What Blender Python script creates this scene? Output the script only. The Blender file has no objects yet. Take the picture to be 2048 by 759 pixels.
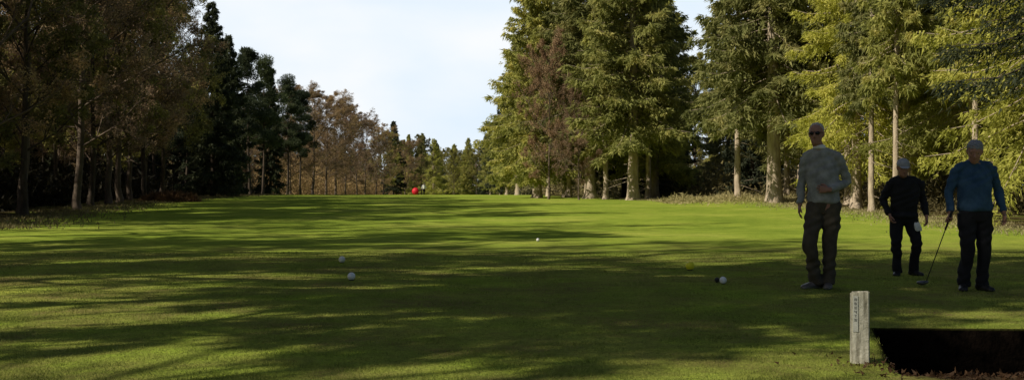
import bpy, math, random, bmesh
import numpy as np
from mathutils import Vector, Matrix
random.seed(5)
scene=bpy.context.scene
COL=scene.collection
scene.view_settings.view_transform='Standard'
scene.view_settings.look='None'
scene.view_settings.exposure=0
F=2010.0; CAMH=1.05
# ---------------------------------------------------------------- helpers
def link(o): COL.objects.link(o); return o
def mesh_np(name,V,T):
    V=np.asarray(V,dtype=np.float32).reshape(-1,3); T=np.asarray(T,dtype=np.int32)
    k=T.shape[1]
    me=bpy.data.meshes.new(name)
    me.vertices.add(len(V)); me.vertices.foreach_set('co',V.ravel())
    me.loops.add(T.size); me.loops.foreach_set('vertex_index',T.ravel())
    me.polygons.add(len(T)); me.polygons.foreach_set('loop_start',np.arange(len(T),dtype=np.int32)*k)
    me.polygons.foreach_set('loop_total',np.full(len(T),k,dtype=np.int32))
    me.update(calc_edges=True)
    return me
def smooth(me):
    me.polygons.foreach_set('use_smooth',[True]*len(me.polygons))
def mkobj(name,me,mat=None,parent=None,**kw):
    o=bpy.data.objects.new(name,me); link(o)
    if mat is not None:
        me.materials.clear(); me.materials.append(mat)
    if parent: o.parent=parent
    for k,v in kw.items(): o[k]=v
    return o
def empty(name,loc,rot=0,sc=1,**kw):
    o=bpy.data.objects.new(name,None); link(o)
    o.empty_display_size=0.2
    o.location=loc; o.rotation_euler=(0,0,rot)
    o.scale=(sc,sc,sc) if not isinstance(sc,tuple) else sc
    for k,v in kw.items(): o[k]=v
    return o
def nrm(a):
    return a/np.maximum(np.linalg.norm(a,axis=-1,keepdims=True),1e-9)
_hy=np.array([-80,20,30,45,60,80,100,120,150,200,300,420,1200.])
_hz=np.array([0,0,.05,.33,.58,.80,.93,.985,.85,.3,-.8,-1.2,-1.5])
def gz(x,y):
    x=np.asarray(x,dtype=float); y=np.asarray(y,dtype=float)
    z=(np.interp(y-4,_hy,_hz)+np.interp(y,_hy,_hz)*2+np.interp(y+4,_hy,_hz))/4
    z=z+0.02*np.sin(x*0.5+1.3)*np.sin(y*0.31)
    z=z-0.09*np.exp(-((x-5.6)**2+(y-14.1)**2)/3.0)
    z=z+0.28*np.exp(-((y-58)/5.0)**2)/(1+np.exp(-(x-10.0)/0.8))
    z=z+0.12*np.sin(x*0.9)*np.cos(y*0.7)/(1+np.exp((x+19+0.1*y)/1.5))
    return z
def xL(y): return np.interp(y,[-60,29,40,65,100,145,300,500],[-13.5,-15,-17.5,-22,-26,-29,-25,-24])
def xR(y): return np.interp(y,[-60,10,25,42,55,66,90,120,300,500],[11,12,13,14.2,13,9,3.2,-.5,-4,-6])

# ---------------------------------------------------------------- materials
def newmat(name):
    m=bpy.data.materials.new(name); m.use_nodes=True
    nt=m.node_tree
    b=nt.nodes['Principled BSDF']
    b.inputs['Roughness'].default_value=0.8
    b.inputs['Specular IOR Level'].default_value=0.25
    return m,nt,b
def noise_ramp(nt,scale,stops,coord='Object',detail=4,rough=.6,vec=None):
    tc=nt.nodes.new('ShaderNodeTexCoord')
    n=nt.nodes.new('ShaderNodeTexNoise'); n.inputs['Scale'].default_value=scale
    n.inputs['Detail'].default_value=detail; n.inputs['Roughness'].default_value=rough
    if vec is None: nt.links.new(tc.outputs[coord],n.inputs['Vector'])
    else:
        mp=nt.nodes.new('ShaderNodeMapping'); mp.inputs['Scale'].default_value=vec
        nt.links.new(tc.outputs[coord],mp.inputs['Vector']); nt.links.new(mp.outputs[0],n.inputs['Vector'])
    r=nt.nodes.new('ShaderNodeValToRGB')
    els=r.color_ramp.elements
    while len(els)<len(stops): els.new(0.5)
    for e,(p,c) in zip(els,stops): e.position=p; e.color=(*c,1)
    nt.links.new(n.outputs['Fac'],r.inputs['Fac'])
    return n,r
def mixc(nt,a,b,fac,mode='MIX'):
    m=nt.nodes.new('ShaderNodeMixRGB'); m.blend_type=mode
    for s,v in ((m.inputs[0],fac),(m.inputs[1],a),(m.inputs[2],b)):
        if hasattr(v,'links'): nt.links.new(v,s)
        elif isinstance(v,(int,float)): s.default_value=v
        else: s.default_value=(*v,1)
    return m.outputs[0]
def bump(nt,b,scale,strength,dist=0.02,coord='Object',vec=None):
    n,r=noise_ramp(nt,scale,[(0,(0,0,0)),(1,(1,1,1))],coord=coord,vec=vec)
    bp=nt.nodes.new('ShaderNodeBump'); bp.inputs['Strength'].default_value=strength; bp.inputs['Distance'].default_value=dist
    nt.links.new(n.outputs['Fac'],bp.inputs['Height']); nt.links.new(bp.outputs[0],b.inputs['Normal'])
def foliage(name,dark,mid,light,scale=.9,trans=.35,rnd=.3):
    m,nt,b=newmat(name)
    n1,r1=noise_ramp(nt,scale,[(.32,dark),(.5,mid),(.68,light)],detail=5,rough=.7)
    n2,r2=noise_ramp(nt,9,[(.3,(.55,.55,.55)),(.7,(1.35,1.35,1.35))])
    c=mixc(nt,r1.outputs[0],r2.outputs[0],1.0,'MULTIPLY')
    oi=nt.nodes.new('ShaderNodeObjectInfo')
    rr=nt.nodes.new('ShaderNodeValToRGB')
    rr.color_ramp.elements[0].color=(1-rnd,1-rnd*1.1,1-rnd*.6,1); rr.color_ramp.elements[1].color=(1+rnd*.9,1+rnd*.6,1+rnd*.1,1)
    nt.links.new(oi.outputs['Random'],rr.inputs['Fac'])
    c=mixc(nt,c,rr.outputs[0],1.0,'MULTIPLY')
    nt.links.new(c,b.inputs['Base Color'])
    b.inputs['Roughness'].default_value=.7; b.inputs['Specular IOR Level'].default_value=.2
    t=nt.nodes.new('ShaderNodeBsdfTranslucent'); nt.links.new(c,t.inputs['Color'])
    mx=nt.nodes.new('ShaderNodeMixShader'); mx.inputs[0].default_value=trans
    out=nt.nodes['Material Output']
    nt.links.new(b.outputs[0],mx.inputs[1]); nt.links.new(t.outputs[0],mx.inputs[2]); nt.links.new(mx.outputs[0],out.inputs['Surface'])
    return m
def plain(name,c1,c2,scale=20,rough=.8,bs=0,bscale=60,metal=0,vec=None,bd=.01):
    m,nt,b=newmat(name)
    n,r=noise_ramp(nt,scale,[(.3,c1),(.7,c2)],vec=vec)
    nt.links.new(r.outputs[0],b.inputs['Base Color']); b.inputs['Roughness'].default_value=rough
    b.inputs['Metallic'].default_value=metal
    if bs: bump(nt,b,bscale,bs,bd)
    return m
M={}
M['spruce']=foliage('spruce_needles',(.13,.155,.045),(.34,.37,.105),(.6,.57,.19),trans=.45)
M['spruce_shaded']=foliage('shaded_spruce_needles',(.025,.036,.022),(.055,.072,.036),(.10,.12,.055))  # darker copy of the spruce needles, shade put into the colour
M['larch']=foliage('young_larch_needles',(.23,.25,.05),(.43,.46,.10),(.62,.61,.19),trans=.5)
M['pine']=foliage('pine_needles',(.03,.045,.026),(.065,.09,.045),(.12,.15,.07))
M['brown']=foliage('spring_buds',(.20,.14,.075),(.37,.27,.145),(.52,.42,.22),trans=.42)
M['red']=foliage('reddish_buds',(.20,.13,.075),(.36,.25,.145),(.48,.37,.22),trans=.4)
M['olive']=foliage('olive_leaves',(.15,.16,.05),(.29,.29,.08),(.44,.42,.12),trans=.45)
M['under']=foliage('shaded_undergrowth_leaves',(.012,.012,.006),(.03,.028,.012),(.05,.045,.018),scale=.5)  # near-black copy, shade under the trees put into the leaf colour
M['under2']=foliage('sunlit_undergrowth_leaves',(.06,.055,.025),(.15,.135,.06),(.28,.24,.11),scale=.5)  # paler copy of the same leaves, sunlight put into the colour
M['far']=foliage('far_wood_leaves',(.08,.085,.05),(.17,.17,.08),(.31,.28,.11),scale=.06)
M['brushy']=foliage('dry_brush_leaves',(.16,.15,.07),(.33,.31,.16),(.5,.45,.27),scale=1.5)
M['bark']=plain('conifer_bark',(.25,.195,.14),(.55,.45,.34),6,.95,.6,14,vec=(1,1,.25),bd=.05)
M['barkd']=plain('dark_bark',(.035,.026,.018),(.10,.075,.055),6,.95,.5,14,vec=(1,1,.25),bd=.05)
M['barkb']=plain('brown_twig_bark',(.08,.06,.043),(.18,.135,.10),6,.95,.5,14,vec=(1,1,.25),bd=.05)

# ground
g,nt,b=newmat('grass_and_litter')
n1,r1=noise_ramp(nt,.22,[(.3,(.18,.255,.038)),(.5,(.26,.335,.052)),(.7,(.36,.395,.085))],detail=6)
n2,r2=noise_ramp(nt,1.6,[(.3,(.68,.72,.66)),(.55,(1,1,1)),(.75,(1.3,1.15,.98))],detail=7,rough=.75)
n3,r3=noise_ramp(nt,38,[(.25,(.4,.43,.35)),(.7,(1.45,1.4,1.25))],detail=4,rough=.75)
c=mixc(nt,r1.outputs[0],r2.outputs[0],1.0,'MULTIPLY'); c=mixc(nt,c,r3.outputs[0],1.0,'MULTIPLY')
n4,r4=noise_ramp(nt,.7,[(.38,(0,0,0)),(.64,(1,1,1))],detail=7,rough=.75)
at3=nt.nodes.new('ShaderNodeAttribute'); at3.attribute_name='tee'
c_t=mixc(nt,c,(.17,.13,.055),mixc(nt,(0,0,0),r4.outputs[0],at3.outputs['Fac']))
n5,r5=noise_ramp(nt,5,[(.3,(.03,.022,.013)),(.5,(.075,.05,.028)),(.72,(.16,.11,.055))],detail=8,rough=.75)
at=nt.nodes.new('ShaderNodeAttribute'); at.attribute_name='litter'
n6,_=noise_ramp(nt,.8,[(0,(0,0,0)),(1,(1,1,1))],detail=6)
ma=nt.nodes.new('ShaderNodeMath'); ma.operation='ADD'; nt.links.new(at.outputs['Fac'],ma.inputs[0]); nt.links.new(n6.outputs['Fac'],ma.inputs[1])
mr=nt.nodes.new('ShaderNodeMapRange'); mr.inputs[1].default_value=.85; mr.inputs[2].default_value=1.15; nt.links.new(ma.outputs[0],mr.inputs[0])
c=mixc(nt,c_t,r5.outputs[0],mr.outputs[0])
n7,r7=noise_ramp(nt,9,[(.35,(.001,.001,.001)),(.75,(.010,.007,.005))],detail=7,rough=.75)  # near-black: the hollow's shade is put into the ground colour
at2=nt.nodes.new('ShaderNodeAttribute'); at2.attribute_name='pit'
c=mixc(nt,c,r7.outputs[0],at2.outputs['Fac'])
nt.links.new(c,b.inputs['Base Color']); b.inputs['Roughness'].default_value=.95; b.inputs['Specular IOR Level'].default_value=.0
bump(nt,b,30,.6,.03)
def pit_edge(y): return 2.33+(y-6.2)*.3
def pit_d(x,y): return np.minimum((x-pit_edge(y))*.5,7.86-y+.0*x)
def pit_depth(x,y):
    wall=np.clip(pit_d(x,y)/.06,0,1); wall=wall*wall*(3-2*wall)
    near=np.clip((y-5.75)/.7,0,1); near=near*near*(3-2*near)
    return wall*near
xs=np.unique(np.round(np.concatenate([np.arange(-600,-60,40),np.arange(-60,-16,1.2),np.arange(-16,1.6,.4),np.arange(1.6,2.1,.1),np.arange(2.1,3.2,.015),np.arange(3.2,5.2,.05),np.arange(5.2,20,.4),np.arange(20,70,2),np.arange(70,640,40)]),3))
ys=np.unique(np.round(np.concatenate([np.arange(-120,0,8),np.arange(0,5.4,.5),np.arange(5.4,7.6,.03),np.arange(7.6,8.1,.015),np.arange(8.2,30,.4),np.arange(30,160,1.5),np.arange(160,400,8),np.arange(400,1300,60)]),3))
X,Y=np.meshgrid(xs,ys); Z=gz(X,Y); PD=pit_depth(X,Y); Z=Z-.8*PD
V=np.stack([X,Y,Z],-1).reshape(-1,3)
ny,nx=X.shape
idx=np.arange(nx*ny).reshape(ny,nx)
Q=np.stack([idx[:-1,:-1],idx[:-1,1:],idx[1:,1:],idx[1:,:-1]],-1).reshape(-1,4)
me=mesh_np('ground',V,Q); smooth(me)
lit=np.clip(np.maximum((xL(Y)-X)/1.6,(X-xR(Y)-.3)/1.6)+.25,0,1)*.6
near=np.exp(-((X-2.9)/.6)**2-((Y-5.85)/.3)**2); lit=np.maximum(lit,np.clip(near*1.4,0,.7))
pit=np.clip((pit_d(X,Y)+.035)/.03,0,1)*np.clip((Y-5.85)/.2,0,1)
tee=np.clip((24-Y)/8,0,1)*np.clip((X+13)/3,0,1)*.9
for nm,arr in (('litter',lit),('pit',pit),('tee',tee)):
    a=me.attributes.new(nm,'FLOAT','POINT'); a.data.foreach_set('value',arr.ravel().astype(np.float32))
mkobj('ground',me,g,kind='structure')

# ---------------------------------------------------------------- geometry generators
def prisms(P0,P1,R0,R1,n=4):
    d=nrm(P1-P0); h=np.where(np.abs(d[:,2:3])>.9,np.array([[1.,0,0]]),np.array([[0,0,1.]]))
    a=nrm(np.cross(d,h)); b2=np.cross(d,a)
    th=np.arange(n)*2*np.pi/n
    ring=a[:,None,:]*np.cos(th)[None,:,None]+b2[:,None,:]*np.sin(th)[None,:,None]
    A=P0[:,None,:]+ring*R0[:,None,None]; B=P1[:,None,:]+ring*R1[:,None,None]
    V=np.concatenate([A,B],1).reshape(-1,3)
    base=(np.arange(len(P0))*2*n)[:,None]
    fs=[]
    for i in range(n):
        j=(i+1)%n
        fs.append(np.stack([base[:,0]+i,base[:,0]+j,base[:,0]+n+j],1)); fs.append(np.stack([base[:,0]+i,base[:,0]+n+j,base[:,0]+n+i],1))
    return V,np.concatenate(fs)
def polytube(P,R,n=12):
    P=np.asarray(P,float); R=np.asarray(R,float); k=len(P)
    T=np.gradient(P,axis=0); T=nrm(T)
    ref=np.array([1.,0,0]) if abs(T[0,2])>.7 else np.array([0,0,1.])
    th=np.arange(n)*2*np.pi/n
    V=[]
    for i in range(k):
        a=nrm(np.cross(T[i],ref)); b2=np.cross(T[i],a)
        V.append(P[i]+(a*np.cos(th)[:,None]+b2*np.sin(th)[:,None])*R[i])
    V=np.concatenate(V)
    fs=[]
    for i in range(k-1):
        for j in range(n):
            q=[i*n+j,i*n+(j+1)%n,(i+1)*n+(j+1)%n,(i+1)*n+j]
            fs.append([q[0],q[1],q[2]]); fs.append([q[0],q[2],q[3]])
    return V,np.array(fs)
def join(parts):
    Vs=[];Fs=[];o=0
    for V,Fc in parts:
        Vs.append(V);Fs.append(Fc+o);o+=len(V)
    return np.concatenate(Vs),np.concatenate(Fs)
def tris_leaf(P,D,L,W,rng):
    r=rng.normal(size=P.shape); s=nrm(np.cross(D,r))
    A=P-s*W[:,None]/2; B=P+s*W[:,None]/2; C=P+D*L[:,None]
    V=np.stack([A,B,C],1).reshape(-1,3)
    return V,np.arange(len(V)).reshape(-1,3)
def trunk_path(H,r0,rng,wob=.012,n=12,flare=1.5):
    h=np.linspace(0,1,n)**1.2; h=np.concatenate([[ -0.02,.0,.012,.03],h[1:]])
    h=np.unique(h)
    x=np.cumsum(rng.normal(size=len(h))*wob*H*.12); y=np.cumsum(rng.normal(size=len(h))*wob*H*.12)
    x-=x[0];y-=y[0]
    r=r0*np.clip(1-h,0.03,1)**.85*(1+(flare-1)*np.exp(-np.clip(h,0,1)*H/.35))
    return np.stack([x,y,h*H],1),r
def spruce(seed,H=20,R=3.8,start=2.5,nb=230,kl=70,r0=.32,droop=.35,leafL=.34,leafW=.085,stubs=20,gap=0.0):
    rng=np.random.default_rng(seed)
    P,r=trunk_path(H,r0,rng)
    tp=[polytube(P,r)]
    LP=[];LD=[];LL=[]
    S0=[];S1=[];Ra=[];Rb=[]
    for i in range(nb):
        f=(i+rng.random())/nb; f=f**.93
        h=start+(H-start-.1)*f
        az=i*2.39996+rng.normal()*.35
        if gap and math.sin(az*1.0+h*1.7)>1-gap: continue
        L=R*((1-f)**.78)*rng.uniform(.62,1.18)*min(1,.65+f*5)+.25
        el=math.radians(-22+60*f+rng.normal()*7)
        d=np.array([math.cos(az),math.sin(az),0])
        c0=np.array([np.interp(h,P[:,2],P[:,0]),np.interp(h,P[:,2],P[:,1]),h])
        def pt(s):
            s=np.asarray(s)[:,None]
            return c0+d*L*s*math.cos(el)+np.array([0,0,1.])*(math.sin(el)*L*s-droop*L*s**2*.8+.28*L*s**4)
        sp=np.linspace(0,1,5); q=pt(sp)
        rb=.010+.008*L
        for k in range(4):
            S0.append(q[k]);S1.append(q[k+1]);Ra.append(rb*(1-sp[k]*.85));Rb.append(rb*(1-sp[k+1]*.85))
        n=int(kl*L*rng.uniform(.6,1.25))+14
        nt_=max(4,n//7)
        s=rng.uniform(.10,1,nt_)**.8; side=np.where(rng.random(nt_)<.5,-1.,1.)
        tl=L*.42*(1-s*.75)*rng.uniform(.5,1.1,nt_)
        lat=np.array([-math.sin(az),math.cos(az),0])
        tb=pt(s); td=nrm(d[None]*rng.uniform(.4,1,(nt_,1))+lat[None]*side[:,None]*rng.uniform(.5,1,(nt_,1))+np.array([[0,0,-1.]])*rng.uniform(.05,.9,(nt_,1)))
        for k in range(7):
            u=rng.random(nt_)
            p=tb+td*(tl*u)[:,None]; p[:,2]-=u*u*tl*.35
            LP.append(p+rng.normal(size=p.shape)*.05)
            LD.append(nrm(td+rng.normal(size=p.shape)*.5+np.array([0,0,-.35])))
            LL.append(np.full(nt_,leafL)*rng.uniform(.55,1.2,nt_))
    for i in range(stubs):
        h=rng.uniform(.8,max(start,1.5)); az=rng.uniform(0,6.28); L=rng.uniform(.3,1.6)
        c0=np.array([np.interp(h,P[:,2],P[:,0]),np.interp(h,P[:,2],P[:,1]),h])
        e=c0+np.array([math.cos(az),math.sin(az),rng.uniform(-.5,.1)])*L
        S0.append(c0);S1.append(e);Ra.append(.022);Rb.append(.005)
    tp.append(prisms(np.array(S0),np.array(S1),np.array(Ra),np.array(Rb),3))
    LP=np.concatenate(LP);LD=np.concatenate(LD);LL=np.concatenate(LL)
    cV,cF=tris_leaf(LP,LD,LL,np.full(len(LP),leafW)*rng.uniform(.6,1.4,len(LP)),rng)
    return join(tp),(cV,cF)
def decid(seed,H=16,spread=.42,start=.16,nl=20,leaves=45000,leaf=.06,r0=.15,crook=.25,lvl=((8,.5),(7,.52),(6,.55),(0,0))):
    rng=np.random.default_rng(seed)
    P,r=trunk_path(H*.93,r0,rng,wob=.025)
    tp=[polytube(P,r,10)]
    fr=np.linspace(start,.97,nl)+rng.normal(size=nl)*.015; fr=np.clip(fr,start*.8,.99)
    h=fr*H*.93
    S=np.stack([np.interp(h,P[:,2],P[:,0]),np.interp(h,P[:,2],P[:,1]),h],1)
    az=np.arange(nl)*2.4+rng.normal(size=nl)*.4
    D=nrm(np.stack([np.cos(az),np.sin(az),.55+1.1*fr**1.5+rng.normal(size=nl)*.12],1))
    prof=np.sin(np.clip((fr-start*.3)/(1-start*.3),0,1)**.75*np.pi)**.55
    L=H*spread*(.35+.65*prof)*rng.uniform(.75,1.15,nl)*np.where(fr>.85,.7,1)
    R=.018+.011*L*(1-fr*.5)
    tw=None
    for lev,(nc,lr) in enumerate(lvl):
        up=np.array([0,0,.18])
        M1=S+D*(L*.5)[:,None]; D2=nrm(D+rng.normal(size=D.shape)*crook*.7+up*(1 if lev<2 else -.3)); E=M1+D2*(L*.5)[:,None]
        n=4 if lev==0 else 3
        tp.append(prisms(S,M1,R,R*.65,n)); tp.append(prisms(M1,E,R*.65,R*.3,n))
        tw=(S,M1,D,E,D2,L)
        if nc==0: break
        k=len(S); t=rng.uniform(.2,1.0,(k,nc))
        t[:,-1]=1.0
        b0=np.where(t[...,None]<.5,S[:,None]+(M1-S)[:,None]*(t[...,None]*2),M1[:,None]+(E-M1)[:,None]*(t[...,None]*2-1))
        dd=nrm(D2[:,None]+nrm(rng.normal(size=(k,nc,3)))*.95+np.array([0,0,.12]))
        S=b0.reshape(-1,3); D=dd.reshape(-1,3)
        Lc=(L[:,None]*lr*(1.1-.55*t)*rng.uniform(.7,1.25,(k,nc))).reshape(-1); R=np.clip((R[:,None]*.5*(1.2-.5*t)).reshape(-1),.008,.1)
        L=Lc
    S,M1,D,E,D2,L=tw
    i=rng.integers(0,len(S),leaves); t=rng.random(leaves)[:,None]
    P=S[i]*(1-t)+E[i]*t+rng.normal(size=(leaves,3))*.08
    V=tris_leaf(P,nrm(rng.normal(size=P.shape)),rng.uniform(.6,1.4,leaves)*leaf*1.9,rng.uniform(.6,1.4,leaves)*leaf,rng)
    return join(tp),V
def pine(seed,H=14,R=2.2,nc=50,r0=.17):
    rng=np.random.default_rng(seed)
    P,r=trunk_path(H*.97,r0,rng,wob=.03,flare=1.3)
    tp=[polytube(P,r,9)]
    S0=[];S1=[];A=[];B=[];LP=[];LD=[]
    for i in range(nc):
        f=rng.uniform(.38,1)
        h=H*f; az=rng.uniform(0,6.28); rad=R*(rng.uniform(.25,1))*(1.05-(f-.45)**2*1.9)*(1 if f<.85 else .55)
        h0=h-rad*.35
        c0=np.array([np.interp(h0,P[:,2],P[:,0]),np.interp(h0,P[:,2],P[:,1]),h0]); c=c0+np.array([math.cos(az)*rad,math.sin(az)*rad,rad*rng.uniform(.1,.45)])
        if f>.93: c=np.array([P[-1,0]+rng.normal()*.3,P[-1,1]+rng.normal()*.3,H*f])
        S0.append(c0);S1.append(c);A.append(.045);B.append(.012)
        n=int(520*rng.uniform(.6,1.2)); cr=rng.uniform(.55,1.0)
        q=nrm(rng.normal(size=(n,3)))*(rng.random((n,1))**.4)*np.array([cr,cr,cr*.55])
        LP.append(c+q); LD.append(nrm(q+rng.normal(size=(n,3))*.3+np.array([0,0,.25])))
    for i in range(14):
        h=H*rng.uniform(.15,.4); az=rng.uniform(0,6.28)
        c0=np.array([np.interp(h,P[:,2],P[:,0]),np.interp(h,P[:,2],P[:,1]),h]); S0.append(c0);S1.append(c0+np.array([math.cos(az),math.sin(az),-.1])*rng.uniform(.3,1.2));A.append(.02);B.append(.004)
    tp.append(prisms(np.array(S0),np.array(S1),np.array(A),np.array(B),4))
    LP=np.concatenate(LP);LD=np.concatenate(LD)
    return join(tp),tris_leaf(LP,LD,rng.uniform(.15,.32,len(LP)),rng.uniform(.06,.10,len(LP)),rng)

KIND={}
def reg(key,geo,leafmat,barkmat,name,cat,label,group,H):
    (tV,tF),(cV,cF)=geo
    t=mesh_np('trunk',tV,tF); smooth(t); t.materials.append(M[barkmat])
    c=mesh_np('crown',cV,cF); c.materials.append(M[leafmat])
    KIND[key]=dict(t=t,c=c,name=name,cat=cat,label=label,group=group,H=H)
L1='tall sunlit spruce with drooping green branches beside the fairway'
for i in range(4):
    reg('sp%d'%i,spruce(10+i,H=20,R=[4.2,3.7,4.0,3.3][i],start=[2.6,3.4,4.0,2.4][i],nb=250,kl=135,leafW=.088,leafL=.32,droop=.4),'spruce','bark','spruce_tree','tree',L1,'spruces along the fairway',20)
reg('spo',spruce(31,H=20,R=4.4,start=5.0,nb=220,kl=125,r0=.38,stubs=26,leafW=.088,droop=.45),'spruce','bark','spruce_tree','tree','old spruce with thick pale trunk and drooping crown','spruces along the fairway',20)
reg('th',spruce(33,H=18,R=2.3,start=6.0,nb=150,kl=120,r0=.2,stubs=30,leafW=.09),'spruce','bark','spruce_tree','tree','slender spruce with long bare pale trunk','spruces along the fairway',18)
reg('hc',spruce(35,H=20,R=3.4,start=8.6,nb=170,kl=110,r0=.2,stubs=30,leafW=.09),'spruce_shaded','barkd','spruce_tree','tree','tall spruce with long bare trunk and high crown','tall spruces beside the tee',20)
reg('dk0',spruce(41,H=16,R=2.7,start=1.0,nb=220,kl=95,r0=.22,leafW=.1),'spruce_shaded','barkd','spruce_tree','tree','dark shaded spruce in dense wood','dark spruces in the wood',16)
reg('dk1',spruce(42,H=16,R=3.0,start=2.0,nb=200,kl=95,r0=.22,leafW=.1),'spruce_shaded','barkd','spruce_tree','tree','dark shaded spruce in dense wood','dark spruces in the wood',16)
reg('dkn',spruce(43,H=16,R=3.9,start=3.9,nb=150,kl=280,r0=.24,leafL=.17,leafW=.035),'spruce_shaded','barkd','spruce_tree','tree','dark shaded overhanging conifer with low hanging branches','dark overhanging conifers',16)
for i in range(3):
    reg('la%d'%i,spruce(51+i,H=17,R=[4.2,3.8,4.4][i],start=[2.6,3.6,3.0][i],nb=[180,190,170][i],kl=140,droop=.45,leafL=.25,leafW=.062,gap=.18,r0=.24),'larch','bark','larch_tree','tree','yellow-green larch with wide airy branches at wood edge','larches at the wood edge',17)
for i in range(3):
    reg('br%d'%i,decid(61+i,H=16,spread=[.30,.26,.33][i],leaf=.052,leaves=42000),'brown','barkb','broadleaf_tree','tree','bare brown broadleaf tree coming into bud','brown broadleaf trees in the wood',16)
reg('rd0',decid(69,H=16,spread=.34,leaf=.08,leaves=30000),'red','barkb','broadleaf_tree','tree','reddish-brown budding tree in front of tall spruces','reddish trees by the spruces',16)
for i in range(2):
    reg('ba%d'%i,decid(65+i,H=16,spread=.36,leaves=6000,start=.3,nl=13,lvl=((6,.5),(5,.52),(5,.55),(0,0))),'brown','barkb','broadleaf_tree','tree','leafless thin broadleaf tree beside the tee','leafless broadleaf trees by the tee',16)
for i in range(2):
    reg('ol%d'%i,decid(71+i,H=15,spread=.3,leaf=.065,leaves=50000),'olive','barkd','broadleaf_tree','tree','olive green broadleaf tree with fresh leaves','green broadleaf trees in the wood',15)
for i in range(2):
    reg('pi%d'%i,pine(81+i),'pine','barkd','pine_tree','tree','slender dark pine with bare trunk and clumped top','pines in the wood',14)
NT=0
def tree(key,x,y,H=None,w=1.0,rot=None,label=None,mat=None):
    global NT
    k=KIND[key]; s=(H or k['H'])/k['H']
    e=empty(k['name'],(x,y,float(gz(x,y))-.04),random.uniform(0,6.28) if rot is None else rot,(s*w,s*w,s),label=label or k['label'],category=k['cat'],group=k['group'])
    for nm in ('trunk','crown'):
        o=bpy.data.objects.new(nm,k[nm[0]]); link(o); o.parent=e
    NT+=1
    return e
# ---- left wood, front edge
for a in [('br0',-17.6,33,17),('ol0',-18.2,37.5,13),('br1',-20.0,41,18),('br2',-20.0,46,18),('ol1',-21.4,51,15),('br1',-22.0,55,18),('br0',-23.0,59,18),('ol0',-23.4,64,16),('br1',-25.4,67,19,.95),('ol1',-24.8,71,15.5),('br2',-28.2,77,19,.7),
          ('dk0',-25.0,84,16.3,.95),('dk1',-25.7,91,14.6,.85),('dk0',-28.5,99,15.4,.9),
          ('pi0',-27.6,106,15.2,.9),('pi1',-27.2,110,15.0,.9),('dk0',-27.4,114,14.6,.7),('pi1',-26.4,118,13.8,.9),('pi0',-25.9,123,12.6,.9),
          ('br0',-29.5,134,14.5,1.3),('br1',-27.8,140,15,1.4),('br2',-27.2,147,14.8,1.2),('br0',-27.0,154,14.6,1.3),('rd0',-26.8,162,14.5,1.1),('br2',-26.2,170,14.2,1.2),('br0',-26.2,180,14,1.3),('br2',-25.8,190,13.5,1.2),('ol1',-25.8,202,13.5,1.2),
          ('dk1',-25.2,214,16.5),('br1',-24.6,224,13.5,1.3),('br0',-24.8,234,13.5,1.3),('sp3',-25.5,247,16),('ol0',-22.5,250,16),('la0',-20.5,262,16),('sp0',-21.5,282,17),('ol1',-17,292,15)]:
    tree(*a)
rr=random.Random(9)
y=31
while y<250:
    for off in ((6,13) if y>110 else (5,9.5,15,20)):
        if y<45 and off>17: continue
        x=float(xL(y))-off-rr.uniform(0,3)-1.5; yy=y+rr.uniform(-2.5,2.5)
        if y<84: k=rr.choice(['br0','br1','br2','ol0','ol1','br1']); H=rr.uniform(14,18)
        elif y<130: k=rr.choice(['dk0','dk1','pi0','pi1']); H=rr.uniform(12,14.5)
        else: k=rr.choice(['br0','br1','br2','dk1']); H=rr.uniform(11.5,13.5)
        tree(k,x,yy,H)
    y+=7 if y<130 else 12
for i in range(26):
    x=-34+i*2.1+rr.uniform(-.8,.8); yy=rr.uniform(300,345)
    k=rr.choice(['ol0','ol1','sp0','sp3','la1','dk0','br1']); tree(k,x,yy,rr.uniform(16,20.5) if k[:2] in('sp','dk','la') else rr.uniform(14,17))
# ---- right hand spruces
for a in [('sp0',1.9,78,20.5,1.08),('sp3',4.6,83,21),('sp1',5.6,73,23,1.1),('sp2',8.2,68,23,1.05),('sp0',10.6,75,21.5,.95),('dk0',12.2,79,15),('dk1',9.2,82,17),('sp3',2.4,92,18),('sp1',.6,108,17),('sp3',-.6,124,14),('dk1',-1.6,150,14),('sp3',-2.6,185,15),('sp1',-2.8,230,16),
          ('th',3.2,88,17),('th',6.6,70.5,17),('th',4.4,77,17),('th',9.6,71,18),
          ('sp1',-4.4,205,15),('dk0',-6.8,262,17),('ol0',-9.5,272,15),('sp0',-12.5,290,18),
          ('rd0',2.6,71.5,11.0,.8),('rd0',4.6,68.5,8.0,.8),
          ('th',12.7,56.5,18,.9),('spo',14.1,54,21,1.0),('th',15.6,57,17),('dk0',15.8,66,12),('sp2',18.5,64,19),('la0',16.3,47.5,17),('la1',18.3,40,17.5),('la2',21.2,47,18),('la1',23.0,41,17),('la0',19.6,55,18),('sp3',24.5,57,19),('la2',27.2,52,17),('sp1',28.6,61,20),
          ('th',17.4,52,17),('th',19.0,48,18),('th',22.4,51,17),('th',24.8,46,17),('th',15.4,43,15,.8),('th',17.7,45,17),('th',14.9,39,16,.7),('th',16.6,36,16,.7),
          ('la2',16.8,31.5,17,.9),('la0',21.0,36,15)]:
    tree(*a)
for i in range(22):
    yy=rr.uniform(72,135); x=rr.uniform(13,.40*yy+10)
    tree(rr.choice(['ol0','th','sp3','br1','pi0','sp1']),x,yy,rr.uniform(12,17))
tree('dkn',12.9,19.8,17,1.05,rot=1.0)
tree('dkn',13.2,15.5,17,1.0)
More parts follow.
